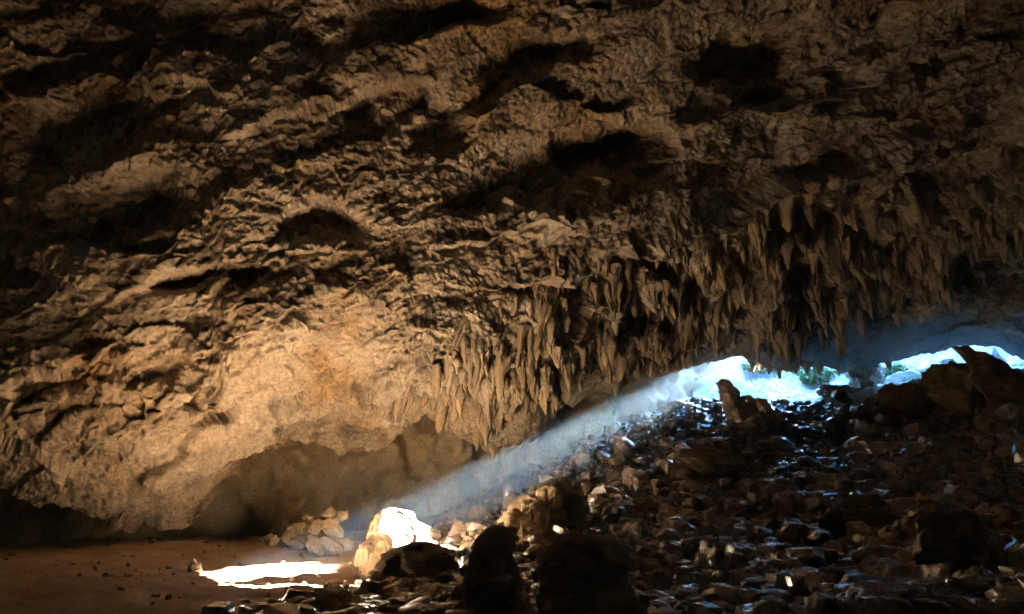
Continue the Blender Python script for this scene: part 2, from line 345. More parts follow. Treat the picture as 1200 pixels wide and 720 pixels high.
# general relief
a = R(24); st = np.array([[math.cos(a), 0, math.sin(a)], [0, 1, 0], [-math.sin(a), 0, math.cos(a)]])
Q = (Bf @ st.T.astype(np.float32)) * np.array([0.8, 1, 1.1], np.float32)    # bedding climbs to the right
def warp(q, s, k): return q + k * np.stack([pn(q * s), pn(q * s + 7), pn(q * s + 13)], -1)
D += rough_k * (0.9 * fbm(Q * 0.13, 2))
a = R(27); bed = (PX * math.sin(a) + PY * math.cos(a)) / 118.0 + 0.75 * pn(Q * 0.10 + 5) + .22 * pn(Q * .5)
saw = bed - np.floor(bed); saw = np.where(saw < .14, saw / .14, (1 - saw) / .86)
D += rough_k * (.4 + 1.1 * sstep(330, 650, PX) * (1 - sstep(300, 420, PY))) * (saw - .5) * (.35 + .65 * sstep(-.3, .2, pn(Q * .14 + 90)))
D += rough_k * 0.55 * facets(warp(Q * 0.26, 2.2, .30), .8)
lipk = 1 - (0.05 + .65 * sstep(500, 640, PX)) * sstep(0.95, 1.0, vv)[None]
D *= lipk
P1 = B + Nrm * D[..., None]
# second pass: broken faces, pits and grain stand on the shaped surface
ker = np.ones(5) / 5
def blur(A):
    for ax in (0, 1):
        A = sum(np.roll(A, k, ax) for k in range(-3, 4)) / 7.0
    return A
N1 = blur(grid_normals(P1)); N1 *= np.sign((N1 * -P1).sum(-1, keepdims=True)); N1 /= np.linalg.norm(N1, axis=-1, keepdims=True) + 1e-6
N1[:4] = Nrm[:4]; N1[-4:] = Nrm[-4:]; N1[:, :4] = Nrm[:, :4]; N1[:, -4:] = Nrm[:, -4:]
B1 = P1.astype(np.float32); Q = (B1 @ st.T.astype(np.float32)) * np.array([0.75, 1, 1.15], np.float32)
mask_f = .55 + .6 * sstep(-.2, .3, pn(Q * .25 + 120)); mask_r = (0.35 + 0.65 * sstep(-0.2, 0.3, pn(Q * 0.2 + 77))) 
D2 = mask_f * (0.20 * facets(warp(Q * 0.7, 3.0, .18) + 40, .9) + 0.11 * facets(warp(Q * 1.9, 3.0, .18) + 80, 1.0))
pit = .8 * np.clip(pn(Q * 0.9 + 61) - .08, 0, 1) + .7 * np.clip(pn(Q * 2.3 + 66) - .05, 0, 1) + .35 * np.clip(pn(B1 * 4.5 + 66) - .05, 0, 1)
D2 -= 0.42 * pit * mask_r
crack = np.abs(pn(warp(Q * np.array([.35, .6, .9], np.float32), 1.5, .3) + 140)); D2 -= .16 * np.exp(-(crack / .012) ** 2) * sstep(0, .2, pn(Q * .3 + 7))
D2 += mask_r * (0.03 * ridged(Q * 1.7 + 3, 2, 0.55)) + (.6 + .4 * mask_r) * (0.075 * facets(B1 * 4.2, 1.0) + .03 * facets(B1 * 8.0 + 5, 1.0)) + 0.03 * fbm(B1 * 5.0, 2, 0.75)
Pd = P1 + N1 * (rough_k * lipk * D2)[..., None]
# flowstone teeth hanging down where it drips
Qv = Bf * np.array([0.85, 0.85, 0.2], np.float32)
t1 = np.clip(pn(Qv) + 0.12, 0, 1); t2 = np.clip(pn(Qv * 2.3 + 5) + 0.1, 0, 1)
lipf = (1 - sstep(0.90, 0.985, vv))[None]
t0 = np.clip(pn(Bf * np.array([.55, .55, .15], np.float32) + 33) + .05, 0, 1)
Pd[..., 2] -= lipf * drip * (3.0 * t0 + 1.9 * t1 ** 1.1 + 0.6 * t2)
Pd += Nrm * (drip * (0.2 * ridged(Qv * 2.6, 3, .6) + .16 * facets(Bf * 1.7 + 11, 1.0)))[..., None]
# the sun has a clear way in under the lip
E0 = float(PATCH[:2] @ E)
def sun_clear(P, soft=0.25):
    e = P[..., 0] * E[0] + P[..., 1] * E[1]; wq = P[..., 0] * N2[0] + P[..., 1] * N2[1]
    wide = 0.3 * pn(np.stack([e * .5, wq, 0 * e], -1))
    e0 = np.interp(wq, [-21.6, -20.0, -19, -18.4], [10.0, 7.5, 7.5, 7.9])
    lim = PATCH[2] + TAN * (e - e0) + 0.15
    inside = sstep(-22.6, -21.7, wq + wide) * (1 - sstep(-17.1, -16.5, wq + wide)) * sstep(11, 13, e)
    return lim, inside
def lift(P):
    lim, ins = sun_clear(P); lim = lim + 0.3 * np.abs(pn(P * 1.3)) + .2 * np.abs(pn(P * 3.1))
    P[..., 2] += ins * np.clip(lim - P[..., 2], 0, 6)
lift(Pd)
# curl of the lower edge: back and up into the rock; above the mouth it becomes the overhang outside
K = 26
low = Pd[:, -1]; mouth = sstep(770, 860, pxs)[:, None]
outdir = np.stack([0 * pxs + E[0] * .55, 0 * pxs + .9, 0 * pxs], -1)
reach = np.interp(pxs, [860, 1200, 1460], [4, 3, 3])[:, None]; rows = []
for k in range(1, K + 1):
    s = k / K
    off_c = outdir * (2.6 * s) + np.array([0, 0, 1.0]) * (4.5 * s ** 1.6)
    off_m = outdir * (reach * s) + np.array([0, 0, 1.0]) * (1.0 * s + 8.5 * s ** 1.5)
    q = low + off_c * (1 - mouth) + off_m * mouth
    rows.append(q + (0.5 * min(1, s * 4)) * np.stack([fbm(q * .7, 4), fbm(q * .7 + 9, 4), fbm(q * .7 + 19, 4)], -1))
Pc = np.concatenate([Pd, np.stack(rows, 1)], 1); lift(Pc)
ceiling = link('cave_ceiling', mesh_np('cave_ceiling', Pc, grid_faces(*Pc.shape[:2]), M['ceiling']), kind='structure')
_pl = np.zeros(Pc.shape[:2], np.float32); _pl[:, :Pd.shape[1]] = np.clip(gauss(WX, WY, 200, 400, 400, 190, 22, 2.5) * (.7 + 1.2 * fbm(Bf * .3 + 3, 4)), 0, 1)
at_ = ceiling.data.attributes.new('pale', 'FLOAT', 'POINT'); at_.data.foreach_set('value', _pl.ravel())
_pl[:] = sstep(840, 900, pxs)[:, None]; _pl[:, :Pd.shape[1]] = np.clip(gauss(WX, WY, 1060, 405, 230, 38, -3, 4) * 1.1 + .25 * pn(Bf * .5), 0, 1)  # grey rock above the mouth, its extra darkness standing in for shade
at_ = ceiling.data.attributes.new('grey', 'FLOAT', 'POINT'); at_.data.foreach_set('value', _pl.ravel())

# ------------------------------------------------------------------ back wall and rock mass that closes the hall
def ruled(plan, z0, z1, nu, nv, amp, lean=0.0, freq=0.25):
    plan = np.array(plan, float); L = np.concatenate([[0], np.cumsum(np.linalg.norm(np.diff(plan, axis=0), axis=1))])
    # smooth the plan line
    s = np.linspace(0, L[-1], nu); x = np.interp(s, L, plan[:, 0]); y = np.interp(s, L, plan[:, 1])
    k = np.ones(9) / 9; xs = np.convolve(np.pad(x, 4, 'edge'), k, 'valid'); ys = np.convolve(np.pad(y, 4, 'edge'), k, 'valid')
    z = np.linspace(z0, z1, nv)
    P = np.stack([np.broadcast_to(xs[:, None], (nu, nv)), np.broadcast_to(ys[:, None], (nu, nv)), np.broadcast_to(z[None], (nu, nv))], -1).copy()
    n = grid_normals(P); c = np.array([2., 18., 3.]); n *= np.sign((n * (c - P)).sum(-1, keepdims=True))
    q = P.astype(np.float32) * np.array([1, 1, .7], np.float32)
    c1, c2, cv = cells(q * freq * 2.4); d = amp * (fbm(q * freq, 3) + .5 * ridged(q * freq * 2.2, 4, .55) + .5 * (cv - .5) * sstep(0, .25, c2 - c1)) + lean * np.broadcast_to((z - z0)[None], (nu, nv))
    return P + n * d[..., None]
W = ruled([(-44, 14), (-36, 23), (-24, 29.5), (-14, 33), (-6, 35.5), (3, 39), (9, 44), (13, 49), (19, 57), (26, 65), (33, 72)], -5, 17, 500, 150, 1.25, 0.02)
wall = link('cave_wall', mesh_np('cave_wall', W, grid_faces(*W.shape[:2]), M['wall']), kind='structure')
SH = ruled([(20, 62), (2, 54), (-24, 50), (-46, 36), (-52, 0), (-36, -26), (0, -33), (36, -26), (54, 0), (60, 20), (54, 38)], -6, 32, 200, 50, 1.5)
mass = link('rock_mass', mesh_np('rock_mass', SH, grid_faces(*SH.shape[:2]), M['wall']), kind='structure')
# roof of the mass and the cliff face over the mouth
nr = 60; gxr, gyr = np.meshgrid(np.linspace(-60, 66, nr), np.linspace(-40, 66, nr), indexing='ij')
RP = np.stack([gxr, gyr, 28.8 + 0.6 * fbm(np.stack([gxr * .05, gyr * .05, 0 * gxr], -1), 3)], -1)
OVER = 2.5; OD = np.array([.34, .94])                # unseen overhang outside the mouth, added to cut skylight, kept short
line = (gxr - 16.5 - OVER * OD[0]) * 5.4 + (gyr - 46 - OVER * OD[1]) * 18
f = grid_faces(nr, nr); keep = (line.reshape(-1)[f] < 40).all(1)
roof = link('rock_mass', mesh_np('rock_roof', RP, f[keep], M['wall']), kind='structure')
LINE = [(6, 52), (16.5, 46), (34.6, 40.6), (44, 36.8), (66, 27)]
LP = np.array(LINE, float); sx = np.linspace(6, 66, 140); sy = np.interp(sx, LP[:, 0], LP[:, 1]); kv = np.linspace(0, 1, 50)
OP = np.stack([sx[:, None] + OVER * OD[0] * kv, sy[:, None] + OVER * OD[1] * kv - .6, 16.4 + 6.5 * kv + 0 * sx[:, None]], -1)
OP[..., 2] += 1.0 * fbm(OP * .25, 4) + .3 * ridged(OP * .7, 3)
link('added_overhang', mesh_np('added_overhang', OP, grid_faces(*OP.shape[:2]), M['wall']), kind='structure')
CL = ruled([(x + OVER * OD[0], y + OVER * OD[1] - .8) for x, y in LINE], 22, 29.6, 160, 40, .8)
unseen_cliff = link('unseen_cliff', mesh_np('unseen_cliff', CL, grid_faces(*CL.shape[:2]), M['outside']), kind='structure')
# far cliff, unseen, added to block the sun; window shaped to pass the beam
ww = np.linspace(-75, 60, 220); prof = [(58, 35), (58, 33), (58, 31), (58, 29), (58, 27), (58, 24), (58, 21), (58, 18.42), (61, 19.55), (65, 21.0), (66, 26), (66, 31), (66, 35)]
FP = np.array([[[*(PATCH[:2] + E * e_ + N2 * (w_ + 19.8)), z_] for e_, z_ in prof] for w_ in ww])
FP = np.stack([np.stack([np.interp(np.linspace(0, 12, 61), np.arange(13), FP[i_, :, c_]) for c_ in range(3)], -1) for i_ in range(len(ww))])
FP[..., 2] -= (.95 * (1 - sstep(-21.5, -20.0, ww)))[:, None] * (1 - sstep(21.5, 25, FP[..., 2])); _u = sstep(19.5, 26, FP[..., 2]); FP += (.06 + _u * 1.6)[..., None] * np.stack([fbm(FP * .2, 4), fbm(FP * .2 + 9, 4), .4 * fbm(FP * .4 + 19, 4)], -1)
link('unseen_cliff', mesh_np('unseen_cliff', FP, grid_faces(*FP.shape[:2]), M['outside']), kind='structure')
# ------------------------------------------------------------------ stalactites on the ceiling (parts of it)
def cone_mesh(seed, nr, ns, flute=0.22, bend=0.15):
    """hanging lumpy cone, root at z=0, tip at z=-1, radius about 1 at the root"""
    g = np.random.default_rng(seed); s = np.linspace(-0.12, 1, nr)
    prof = np.clip(1 - s, 0, 1.1) ** g.uniform(0.45, 0.85) * (1 + 0.2 * np.sin(s * g.uniform(7, 14) + g.uniform(0, 6))) + 0.03
    prof[-1] = 0.01
    th = np.linspace(0, 2 * math.pi, ns, endpoint=False); ph = g.uniform(0, 6, 4)
    r = prof[:, None] * (1 + flute * np.sin(3 * th + ph[0] + 2 * s[:, None]) + flute * .7 * np.sin(5 * th + ph[1] - 3 * s[:, None]))
    x = r * np.cos(th); y = r * np.sin(th) * g.uniform(0.85, 1.0); z = np.broadcast_to(-s[:, None], x.shape)
    P = np.stack([x, y, z], -1); q = P * np.array([2.2, 2.2, 5.0]) + seed * 3.7
    P = P + 0.34 * prof[:, None, None] * np.stack([pn(q), pn(q + 9), 0.4 * pn(q + 19)], -1)
    P[..., 0] += bend * g.uniform(-1, 1) * s[:, None] ** 2; P[..., 1] += bend * g.uniform(-1, 1) * s[:, None] ** 2
    return P.reshape(-1, 3), grid_faces(nr, ns, True)
def cluster_mesh(seed):
    g = np.random.default_rng(seed); VV, FF, nv = [], [], 0
    for k in range(g.integers(3, 6)):
        v, f = cone_mesh(seed * 10 + k, 13, 10, .25, .1); r = 1.0 if k == 0 else g.uniform(.45, .75); L = 1.0 if k == 0 else g.uniform(.4, .8); a = g.uniform(0, 6.28)
        v = v * [r * .8, r * .8, L] + [0.0 if k == 0 else .6 * math.cos(a), 0.0 if k == 0 else .6 * math.sin(a), 0]
        q = v * [1.6, 1.6, 4.0]; v = v + .13 * np.stack([pn(q + seed), pn(q + seed + 9), .3 * pn(q + seed + 19)], -1)
        VV.append(v); FF.append(f + nv); nv += len(v)
    return np.concatenate(VV), np.concatenate(FF)
inframe = (PX > -20) & (PX < 1220) & (PY > -20)
prob = (drip * inframe).astype(float); prob = (prob ** 1.5 + .002 * inframe * (PX > 480) * (PY > 200)).ravel(); prob /= prob.sum()
NST = 1000
idx = rng.choice(prob.size, NST, replace=False, p=prob)
root = Pd.reshape(-1, 3)[idx]; nrm = Nrm.reshape(-1, 3)[idx]
big = rng.lognormal(0, 0.6, NST)
lens = np.clip(0.8 * big, .25, 2.3); rads = lens ** .8 * rng.uniform(0.16, 0.32, NST)
# a row of heavy ones along the lip over the mouth and over the back wall
lipx = np.concatenate([rng.uniform(470, 1010, 70), np.array([797, 808, 930, 862, 912, 938, 946, 955, 1012, 1040])])
li = np.searchsorted(pxs, lipx); lroot = Pd[li, -3]
root = np.concatenate([root, lroot + [0, 0, .25]]); lens = np.concatenate([lens, np.where(lipx[:70] < 760, rng.uniform(.25, .7, 70), rng.uniform(.4, 1.1, 70)), np.where(lipx[70:] > 780, 1.3, .8)])
rads = np.concatenate([rads, lens[-80:] * rng.uniform(.22, .36, 80)])
_lim, _ins = sun_clear(root); room = np.where(_ins > .05, root[:, 2] - _lim, 9)
kk = np.clip(room / lens, 0, 1); keep = (kk > .25) | (room > 3); lens = np.where(keep, lens * kk, lens)[keep]; rads = (rads * np.sqrt(kk))[keep]; root = root[keep]
show = (rads * lens) / project(root)[2] ** 2; order = np.argsort(-show)
vs = [mesh_np('stalactite', *cluster_mesh(100 + k), M['drip']) for k in range(10)]
for n, i in enumerate(order[:300]):
    o = link('stalactite', vs[n % 10], ceiling)
    o.location = root[i] + np.array([0, 0, .3 * lens[i]]); o.scale = (rads[i], rads[i], lens[i]); o.rotation_euler = (rng.normal(0, .12), rng.normal(0, .12), rng.uniform(0, 6.28))
VV, FF, nv = [], [], 0
lowv = [cone_mesh(200 + k, 8, 8) for k in range(8)]
for i in order[300:]:
    v, f = lowv[i % 8]; a = rng.uniform(0, 6.28); c, s_ = math.cos(a), math.sin(a)
    q = v * [rads[i], rads[i], lens[i]]; q = np.stack([q[:, 0] * c - q[:, 1] * s_, q[:, 0] * s_ + q[:, 1] * c, q[:, 2]], -1) + root[i] + [0, 0, .25 * lens[i]]
    VV.append(q); FF.append(f + nv); nv += len(v)
link('small_stalactites', mesh_np('small_stalactites', np.concatenate(VV), np.concatenate(FF), M['drip']), ceiling, kind='stuff')

# ------------------------------------------------------------------ rocks
def rock_shape(seed, sub, planes=9, rough=0.08, flat=0.75, fine=0.0, level=0, crag=0.0):
    V, F = ico(sub); V = V.copy(); g = np.random.default_rng(seed)
    for k_ in range(planes + level):
        n = g.normal(size=3); n /= np.linalg.norm(n); d = g.uniform(0.42, 0.8)
        if k_ >= planes: n = np.array([.05 * g.normal(), .05 * g.normal(), 1.0]); n /= np.linalg.norm(n); d = g.uniform(.4, .6)
        h = V @ n; V = np.where((h > d)[:, None], V - (h - d)[:, None] * n * 0.94, V)
    V = V * (1 + rough * fbm(V * 1.6 + seed * 5.1, 3))[:, None]
    if crag: V = V * (1 + crag * facets(V * 1.9 + seed * 1.7, .9) + .4 * crag * facets(V * 4.3 + seed * 2.7, .9))[:, None]
    if fine: V = V * (1 + fine * ridged(V * 4 + seed, 3))[:, None]
    V = V * np.array([1, g.uniform(.65, .95), flat * g.uniform(.75, 1.1)])
    return V, F
def eul(a, b, c):
    return np.array(Matrix.Rotation(c, 3, 'Z') @ Matrix.Rotation(b, 3, 'Y') @ Matrix.Rotation(a, 3, 'X'))
NR = 13000
cand_x = rng.uniform(-9, 46, 90000); cand_y = rng.uniform(4, 47, 90000)
dd = np.hypot(cand_x, cand_y); slope_m = sstep(-5.5, -1.0, cand_x - 0.10 * (cand_y - 20))
e_c = cand_x * E[0] + cand_y * E[1] - PATCH[:2] @ E
pxc, pyc, dpc = project(np.stack([cand_x, cand_y, ground_z(cand_x, cand_y)], -1))
ok = (rng.uniform(0, 1, 90000) < np.clip(11.0 / dd, 0, 1) * slope_m) & (e_c < 33) & (pxc > -60) & (pxc < 1290) & (pyc < 800) & (dd > 5)
ci = np.nonzero(ok)[0][:NR]
rx, ry = cand_x[ci], cand_y[ci]; rz = ground_z(rx, ry)
rs = np.clip(0.135 * rng.lognormal(0, 0.68, len(ci)), .04, np.interp(np.hypot(rx, ry), [7, 12, 25], [.22, .4, .8]))
flr = rng.uniform(0, 1, 260)                               # scattered pebbles on the earth floor
fx = np.concatenate([rx, rng.uniform(-16, -3, 30)]); fy = np.concatenate([ry, rng.uniform(12, 30, 30)])
rs = np.concatenate([rs, rng.uniform(.04, .13, 30)]); rx, ry = fx, fy; rz = ground_z(rx, ry)
rp = np.stack([rx, ry, rz + rs * 0.36], -1); ppx, ppy, pdp = project(rp)
vis = (ppx > 0) & (ppx < 1200) & (ppy < 720)
order = np.argsort(-(rs / pdp) * vis)
rv = [mesh_np('rock', *rock_shape(300 + k, 3, 13, .05, 1.05, .006, 1, .08), M['rock'], False) for k in range(14)]
ROCKS = []
for n, i in enumerate(order[:290]):
    o = link('rock', rv[n % 14], None, category='rock'); ROCKS.append((o, rp[i], rs[i]))
    o.location = rp[i]; o.scale = (rs[i],) * 3; o.rotation_euler = (rng.normal(0, .12), rng.normal(0, .12), rng.uniform(0, 6.28))
lv = [rock_shape(400 + k, 1, 6, .10, 1.05, 0, 1) for k in range(16)]; tv = [rock_shape(430 + k, 0, 3, .25, .8) for k in range(16)]
VV, FF, nv = [], [], 0
for i in order[290:]:
    v, f = (lv if rs[i] / pdp[i] * FPX > 4.5 else tv)[i % 16]; m = eul(rng.normal(0, .13), rng.normal(0, .13), rng.uniform(0, 6.28))
    VV.append((v * rs[i]) @ m.T + rp[i]); FF.append(f + nv); nv += len(v)
link('rubble', mesh_np('rubble', np.concatenate(VV), np.concatenate(FF), M['rock'], False), None, kind='stuff', label='small broken stones covering the rubble slope', category='rubble')

VV, FF, nv = [], [], 0
for k in range(520):
    x, y = rng.uniform(-22, -2), 12 + 20 * rng.uniform(0, 1) ** .7; r = .03 + .09 * rng.uniform(0, 1) ** 3
    v, f = tv[k % 16]; VV.append((v * r) @ eul(rng.uniform(0, 3), rng.uniform(0, 3), 0).T + [x, y, float(ground_z(x, y)) + r * .2]); FF.append(f + nv); nv += len(v)
link('floor_debris', mesh_np('floor_debris', np.concatenate(VV), np.concatenate(FF), M['drip2'], False), None, kind='stuff', label='tiny stones strewn over the brown earth floor', category='debris')
def boulder(name, px, py, t, size, label, seed, mat='stalag', cat='boulder', rot=(0, 0, 0), planes=9, flat=.8, group=None, sub=4, fine=.03, sink=.25, z=None):
    """size = half extents in metres; (px,py,t) is the middle of the boulder's foot"""
    v, f = rock_shape(seed, sub, planes, .16, 1.0, fine, 0, .16)
    p = at(px, py, t); gz_ = float(ground_z(p[0], p[1])) if z is None else z
    v = v * np.array(size) ; v = v @ eul(*[R(a) for a in rot]).T
    o = link(name, mesh_np(name, v, f, M[mat]), None, label=label, category=cat)
    if group: o['group'] = group
    o.location = (p[0], p[1], gz_ - v[:, 2].min() * (1 - sink) * 1.0); return o
def pillar(name, foot, h, r0, r1, seed, mat='stalag', flute=.10, lean=(0, 0), power=1.0, nr=90, ns=80, lump=.16, parent=None, dome=.35, **kw):
    """stalagmite: stacked lumpy drip column, wide foot, rounded head"""
    g = np.random.default_rng(seed); s = np.linspace(0, 1, nr); th = np.linspace(0, 2 * math.pi, ns, endpoint=False)
    prof = r1 + (r0 - r1) * (1 - s) ** power
    prof = prof * (1 + .07 * np.sin(s * g.uniform(14, 22) + g.uniform(0, 6)))
    cap = np.clip((s - (1 - dome)) / dome, 0, 1); prof = prof * np.sqrt(np.clip(1 - cap ** 2.4, 0.0004, 1))
    x = prof[:, None] * np.cos(th); y = prof[:, None] * np.sin(th); z = np.broadcast_to((s * h)[:, None], x.shape)
    P = np.stack([x, y, z], -1); d = np.stack([np.cos(th), np.sin(th), 0 * th], -1)[None]
    q = P * np.array([1.1, 1.1, .9]) / max(r0, .3) + seed; fl = ridged(np.stack([x / max(r0, .3) * 2.2, y / max(r0, .3) * 2.2, z * .35], -1) + seed, 3, .55)
    P = P + d * ((lump * fbm(q * 1.3, 4, .55) + flute * fl + .09 * facets(q * 1.9, .9) + .05 * facets(q * 4.5, .9)) * np.minimum(prof * 2.2, r0)[:, None])[..., None]
    P[..., 2] += .07 * h * pn(q * 1.6 + 40) * s[:, None]
    P[..., 0] += lean[0] * s[:, None] ** 1.2; P[..., 1] += lean[1] * s[:, None] ** 1.2
    o = link(name, mesh_np(name, P, grid_faces(nr, ns, True), M[mat]), parent, **kw); o.location = foot; return o
def foot(px, py, t, dz=-.25):
    p = at(px, py, t); return np.array([p[0], p[1], float(ground_z(p[0], p[1])) + dz])

# the sunlit stalagmite: a broken mound whose top is cut by a slanting face
def sunlit():
    v, f = ico(5); v = v.copy(); n = np.array([.46, -.50, .73]); n /= np.linalg.norm(n)
    v = v * np.array([1.0, .95, 1.5]); k = np.clip(-v[:, 2] + .3, 0, 2)[:, None]; v[:, :2] *= 1 + .22 * k
    q = v * np.array([1, 1, .35]); r = np.linalg.norm(v[:, :2], axis=1, keepdims=True) + .2
    d = .26 * fbm(v * 1.0 + 3, 3, .5) + .20 * ridged(q * 1.8 + 8, 3, .55) + .20 * facets(v * 2.0, .9) + .07 * facets(v * 5, .9)
    v = v + np.concatenate([v[:, :2] / r, .3 * np.sign(v[:, 2:])], 1) * d[:, None]
    h = v @ n - (.80 + .20 * pn(v * .9 + 21) + .05 * facets(v * 1.3 + 33, .8)); m = h > 0
    return np.where(m[:, None], v - (h * .95)[:, None] * n, v), f
v, f = sunlit(); o = link('stalagmite', mesh_np('stalagmite', v, f, M['pale']), None, label='pale broken stalagmite mound with its slanting top in glaring sunlight', category='stalagmite')
p = at(468, 655, 20.2); o.location = (p[0], p[1], float(ground_z(p[0], p[1])) + .34)

pillar('stalagmite', foot(488, 700, 16.2), 1.55, 1.25, .75, 11, flute=.12, power=1.2, dome=.6, label='low dark domed stalagmite in front of the sunlit mound', category='stalagmite')
pillar('stalagmite', foot(452, 712, 14.6), .75, .8, .35, 12, flute=.12, power=1.2, dome=.6, label='knee-high lumpy dark stalagmite below the sunlit mound', category='stalagmite')
# dark stalagmites in the foreground
pillar('stalagmite', foot(572, 760, 10.4), 1.85, .9, .26, 21, flute=.12, lean=(.08, .05), power=2.0, dome=.14, lump=.2, label='dark stalagmite with a narrow head on a spreading skirt', category='stalagmite')
pillar('stalagmite', foot(688, 770, 9.0), 1.6, .78, .55, 22, flute=.08, lean=(.03, 0), power=1.2, dome=.3, lump=.14, label='thick dark stalagmite with a blunt flat head', category='stalagmite')
# flowstone mound with columns on the slope
mound = bpy.data.objects.new('flowstone_mound', None); COL.objects.link(mound); mound.location = foot(636, 642, 20.3, 0); mound.scale = (.85, .85, .85)
mound['label'] = 'tan flowstone mound of fused columns rising from the rubble'; mound['category'] = 'flowstone'
mv, mf = rock_shape(55, 5, 9, .2, 1.0, .05); mv = mv * [2.0, 1.3, 1.25]; mv = mv + (.16 * ridged(mv * [1.6, 1.6, .5], 3))[:, None] * mv / 1.5
link('core', mesh_np('core', mv, mf, M['drip2']), mound).location = (0.2, .5, .55)
for k, (dx, dy, dz, h, r0, r1) in enumerate(((-1.15, -.5, -.5, 1.75, .5, .22), (-.7, -.75, -.5, 1.5, .42, .2), (-.3, -.8, -.45, 1.95, .42, .2), (.15, -.75, -.2, 1.7, .4, .2), (.55, -.5, -.1, 2.35, .45, .25), (.95, -.35, .0, 2.3, .42, .24), (1.35, -.1, .1, 2.2, .42, .22), (.3, -.25, .4, 1.9, .5, .3), (-1.6, -.25, -.5, 1.2, .5, .25), (.85, .1, .6, 1.8, .5, .3), (-.5, -.3, .1, 1.5, .5, .28))):
    c = pillar('column', (dx, dy, dz), h, r0, r1, 60 + k, mat='drip2', nr=60, ns=32, flute=.2, lump=.26, power=1.1, dome=.3, parent=mound)
# jagged dark rock at the cave mouth
jag = bpy.data.objects.new('rock_pinnacle', None); COL.objects.link(jag); jag.location = foot(884, 508, 33.5, 0)
jag['label'] = 'dark jagged rock pinnacle standing on the slope before the cave mouth'; jag['category'] = 'rock pinnacle'
bv, bf = rock_shape(71, 5, 9, .2, 1, .05); link('base', mesh_np('base', bv * [2.1, 1.3, 1.0], bf, M['rock']), jag).location = (0, 0, .3)
for k, (dx, dy, h, r0, lean) in enumerate(((-.75, -.2, 3.0, .62, (-.75, .1)), (.2, .1, 2.1, .5, (-.45, 0)), (.95, 0, 1.9, .5, (-.35, .1)), (1.6, .2, 1.3, .5, (-.2, 0)))):
    pillar('spire', (dx, dy, 0), h, r0, r0 * .42, 80 + k, mat='rock', nr=50, ns=30, flute=.16, lump=.22, power=.9, dome=.10, lean=lean, parent=jag)

boulder('boulder', 838, 575, 26, (1.6, .9, .85), 'brown blocky outcrop jutting from the middle of the slope', 91, 'rock2', planes=12, rot=(0, 8, 10), fine=.06)
boulder('boulder', 1010, 655, 15.5, (1.25, .9, .68), 'warm brown cracked boulder with a flat top among small stones', 92, 'rock2', planes=14, sub=5, rot=(0, -4, 20), fine=.04)
boulder('boulder', 1145, 715, 9.6, (1.05, .85, .85), 'large dark boulder looming over wet flat stones', 93, 'rock2', planes=12, rot=(0, 6, 30), fine=.03, sub=5)
boulder('boulder', 912, 522, 31, (1.0, .6, .4), 'flat tilted slab below the dark pinnacle', 94, 'rock', planes=10, rot=(0, -10, 15))
boulder('boulder', 985, 462, 40, (1.3, 1.0, .8), 'rounded grey boulder at the foot of the mouth', 95, 'rock', planes=7)
boulder('boulder', 1014, 450, 43, (1.5, 1.0, 1.25), 'squat dark boulder wedged under the overhang', 96, 'rock', planes=7)
boulder('boulder', 760, 690, 11.5, (.42, .36, .34), 'small square block beside the blunt dark stalagmite', 97, 'rock', planes=12)
boulder('boulder', 945, 560, 25, (.75, .5, .4), 'wet shining slab in the middle of the rubble', 98, 'wet', planes=8, rot=(0, -6, 0))
for k, (px, py, t, sz, rot, lab) in enumerate(((1075, 500, 32, (1.9, 1.3, 1.3), (0, 12, 20), 'dark outcrop leaning out of the right bank'), (1130, 505, 30, (2.0, 1.4, 1.7), (10, 18, -10), 'tall dark outcrop in the middle of the right bank'),
                                            (1190, 490, 28, (2.6, 1.6, 1.5), (0, 14, 5), 'broad dark outcrop capping the right bank'), (1165, 460, 31, (2.8, 1.5, .8), (0, 10, 0), 'long shelf of rock along the top of the right bank'),
                                            (1250, 520, 22, (2.0, 1.4, 1.2), (0, 5, 30), 'dark outcrop at the end of the right bank'))):
    boulder('outcrop', px, py, t, sz, lab, 110 + k, 'rock2', 'outcrop', rot=rot, planes=9, fine=.03, sink=.35, sub=5)
# pale pile of stones at the back of the earth floor
for k, (px, py, t, r, dz) in enumerate(((318, 637, 25, .45, 0), (335, 634, 25.4, .5, 0), (352, 632, 25.2, .55, 0), (370, 634, 24.6, .6, 0), (388, 634, 24.6, .7, 0), (404, 636, 25, .5, 0), (352, 632, 25.6, .42, .62), (370, 634, 25.2, .45, .66), (390, 634, 25.0, .55, .72), (384, 634, 25.3, .36, 1.3), (398, 634, 25.3, .34, 1.28), (340, 634, 25.6, .3, .55), (358, 634, 25.8, .3, 1.05))):
    v, f = rock_shape(140 + k, 4, 14, .06, .9, .02, 0, .16); p = at(px, py, t)
    o = link('stone', mesh_np('stone', v * r, f, M['drip2']), None, label='pale tan stone in the heap at the back of the earth floor', category='stone', group='pale stones heaped on the earth floor')
    o.location = (p[0], p[1], float(ground_z(p[0], p[1])) + r * .4 + dz)
boulder('standing_stone', 229, 672, 17.6, (.27, .2, .27), 'small pale wedge of stone on the brown earth floor', 160, 'pale', 'stone', planes=12, rot=(0, 22, 0), sub=4)
# mounds of stone in front of the sunlit floor
for k, (px, py, t, sz, lab) in enumerate(((385, 706, 13.2, (.5, .4, .3), 'clod of dark stones at the edge of the sun patch'), (410, 715, 12.6, (.55, .4, .35), 'lumpy dark stone next to the knee-high stalagmite'))):
    boulder('stone', px, py, t, sz, lab, 170 + k, 'rock', 'stone', planes=8, fine=.06)

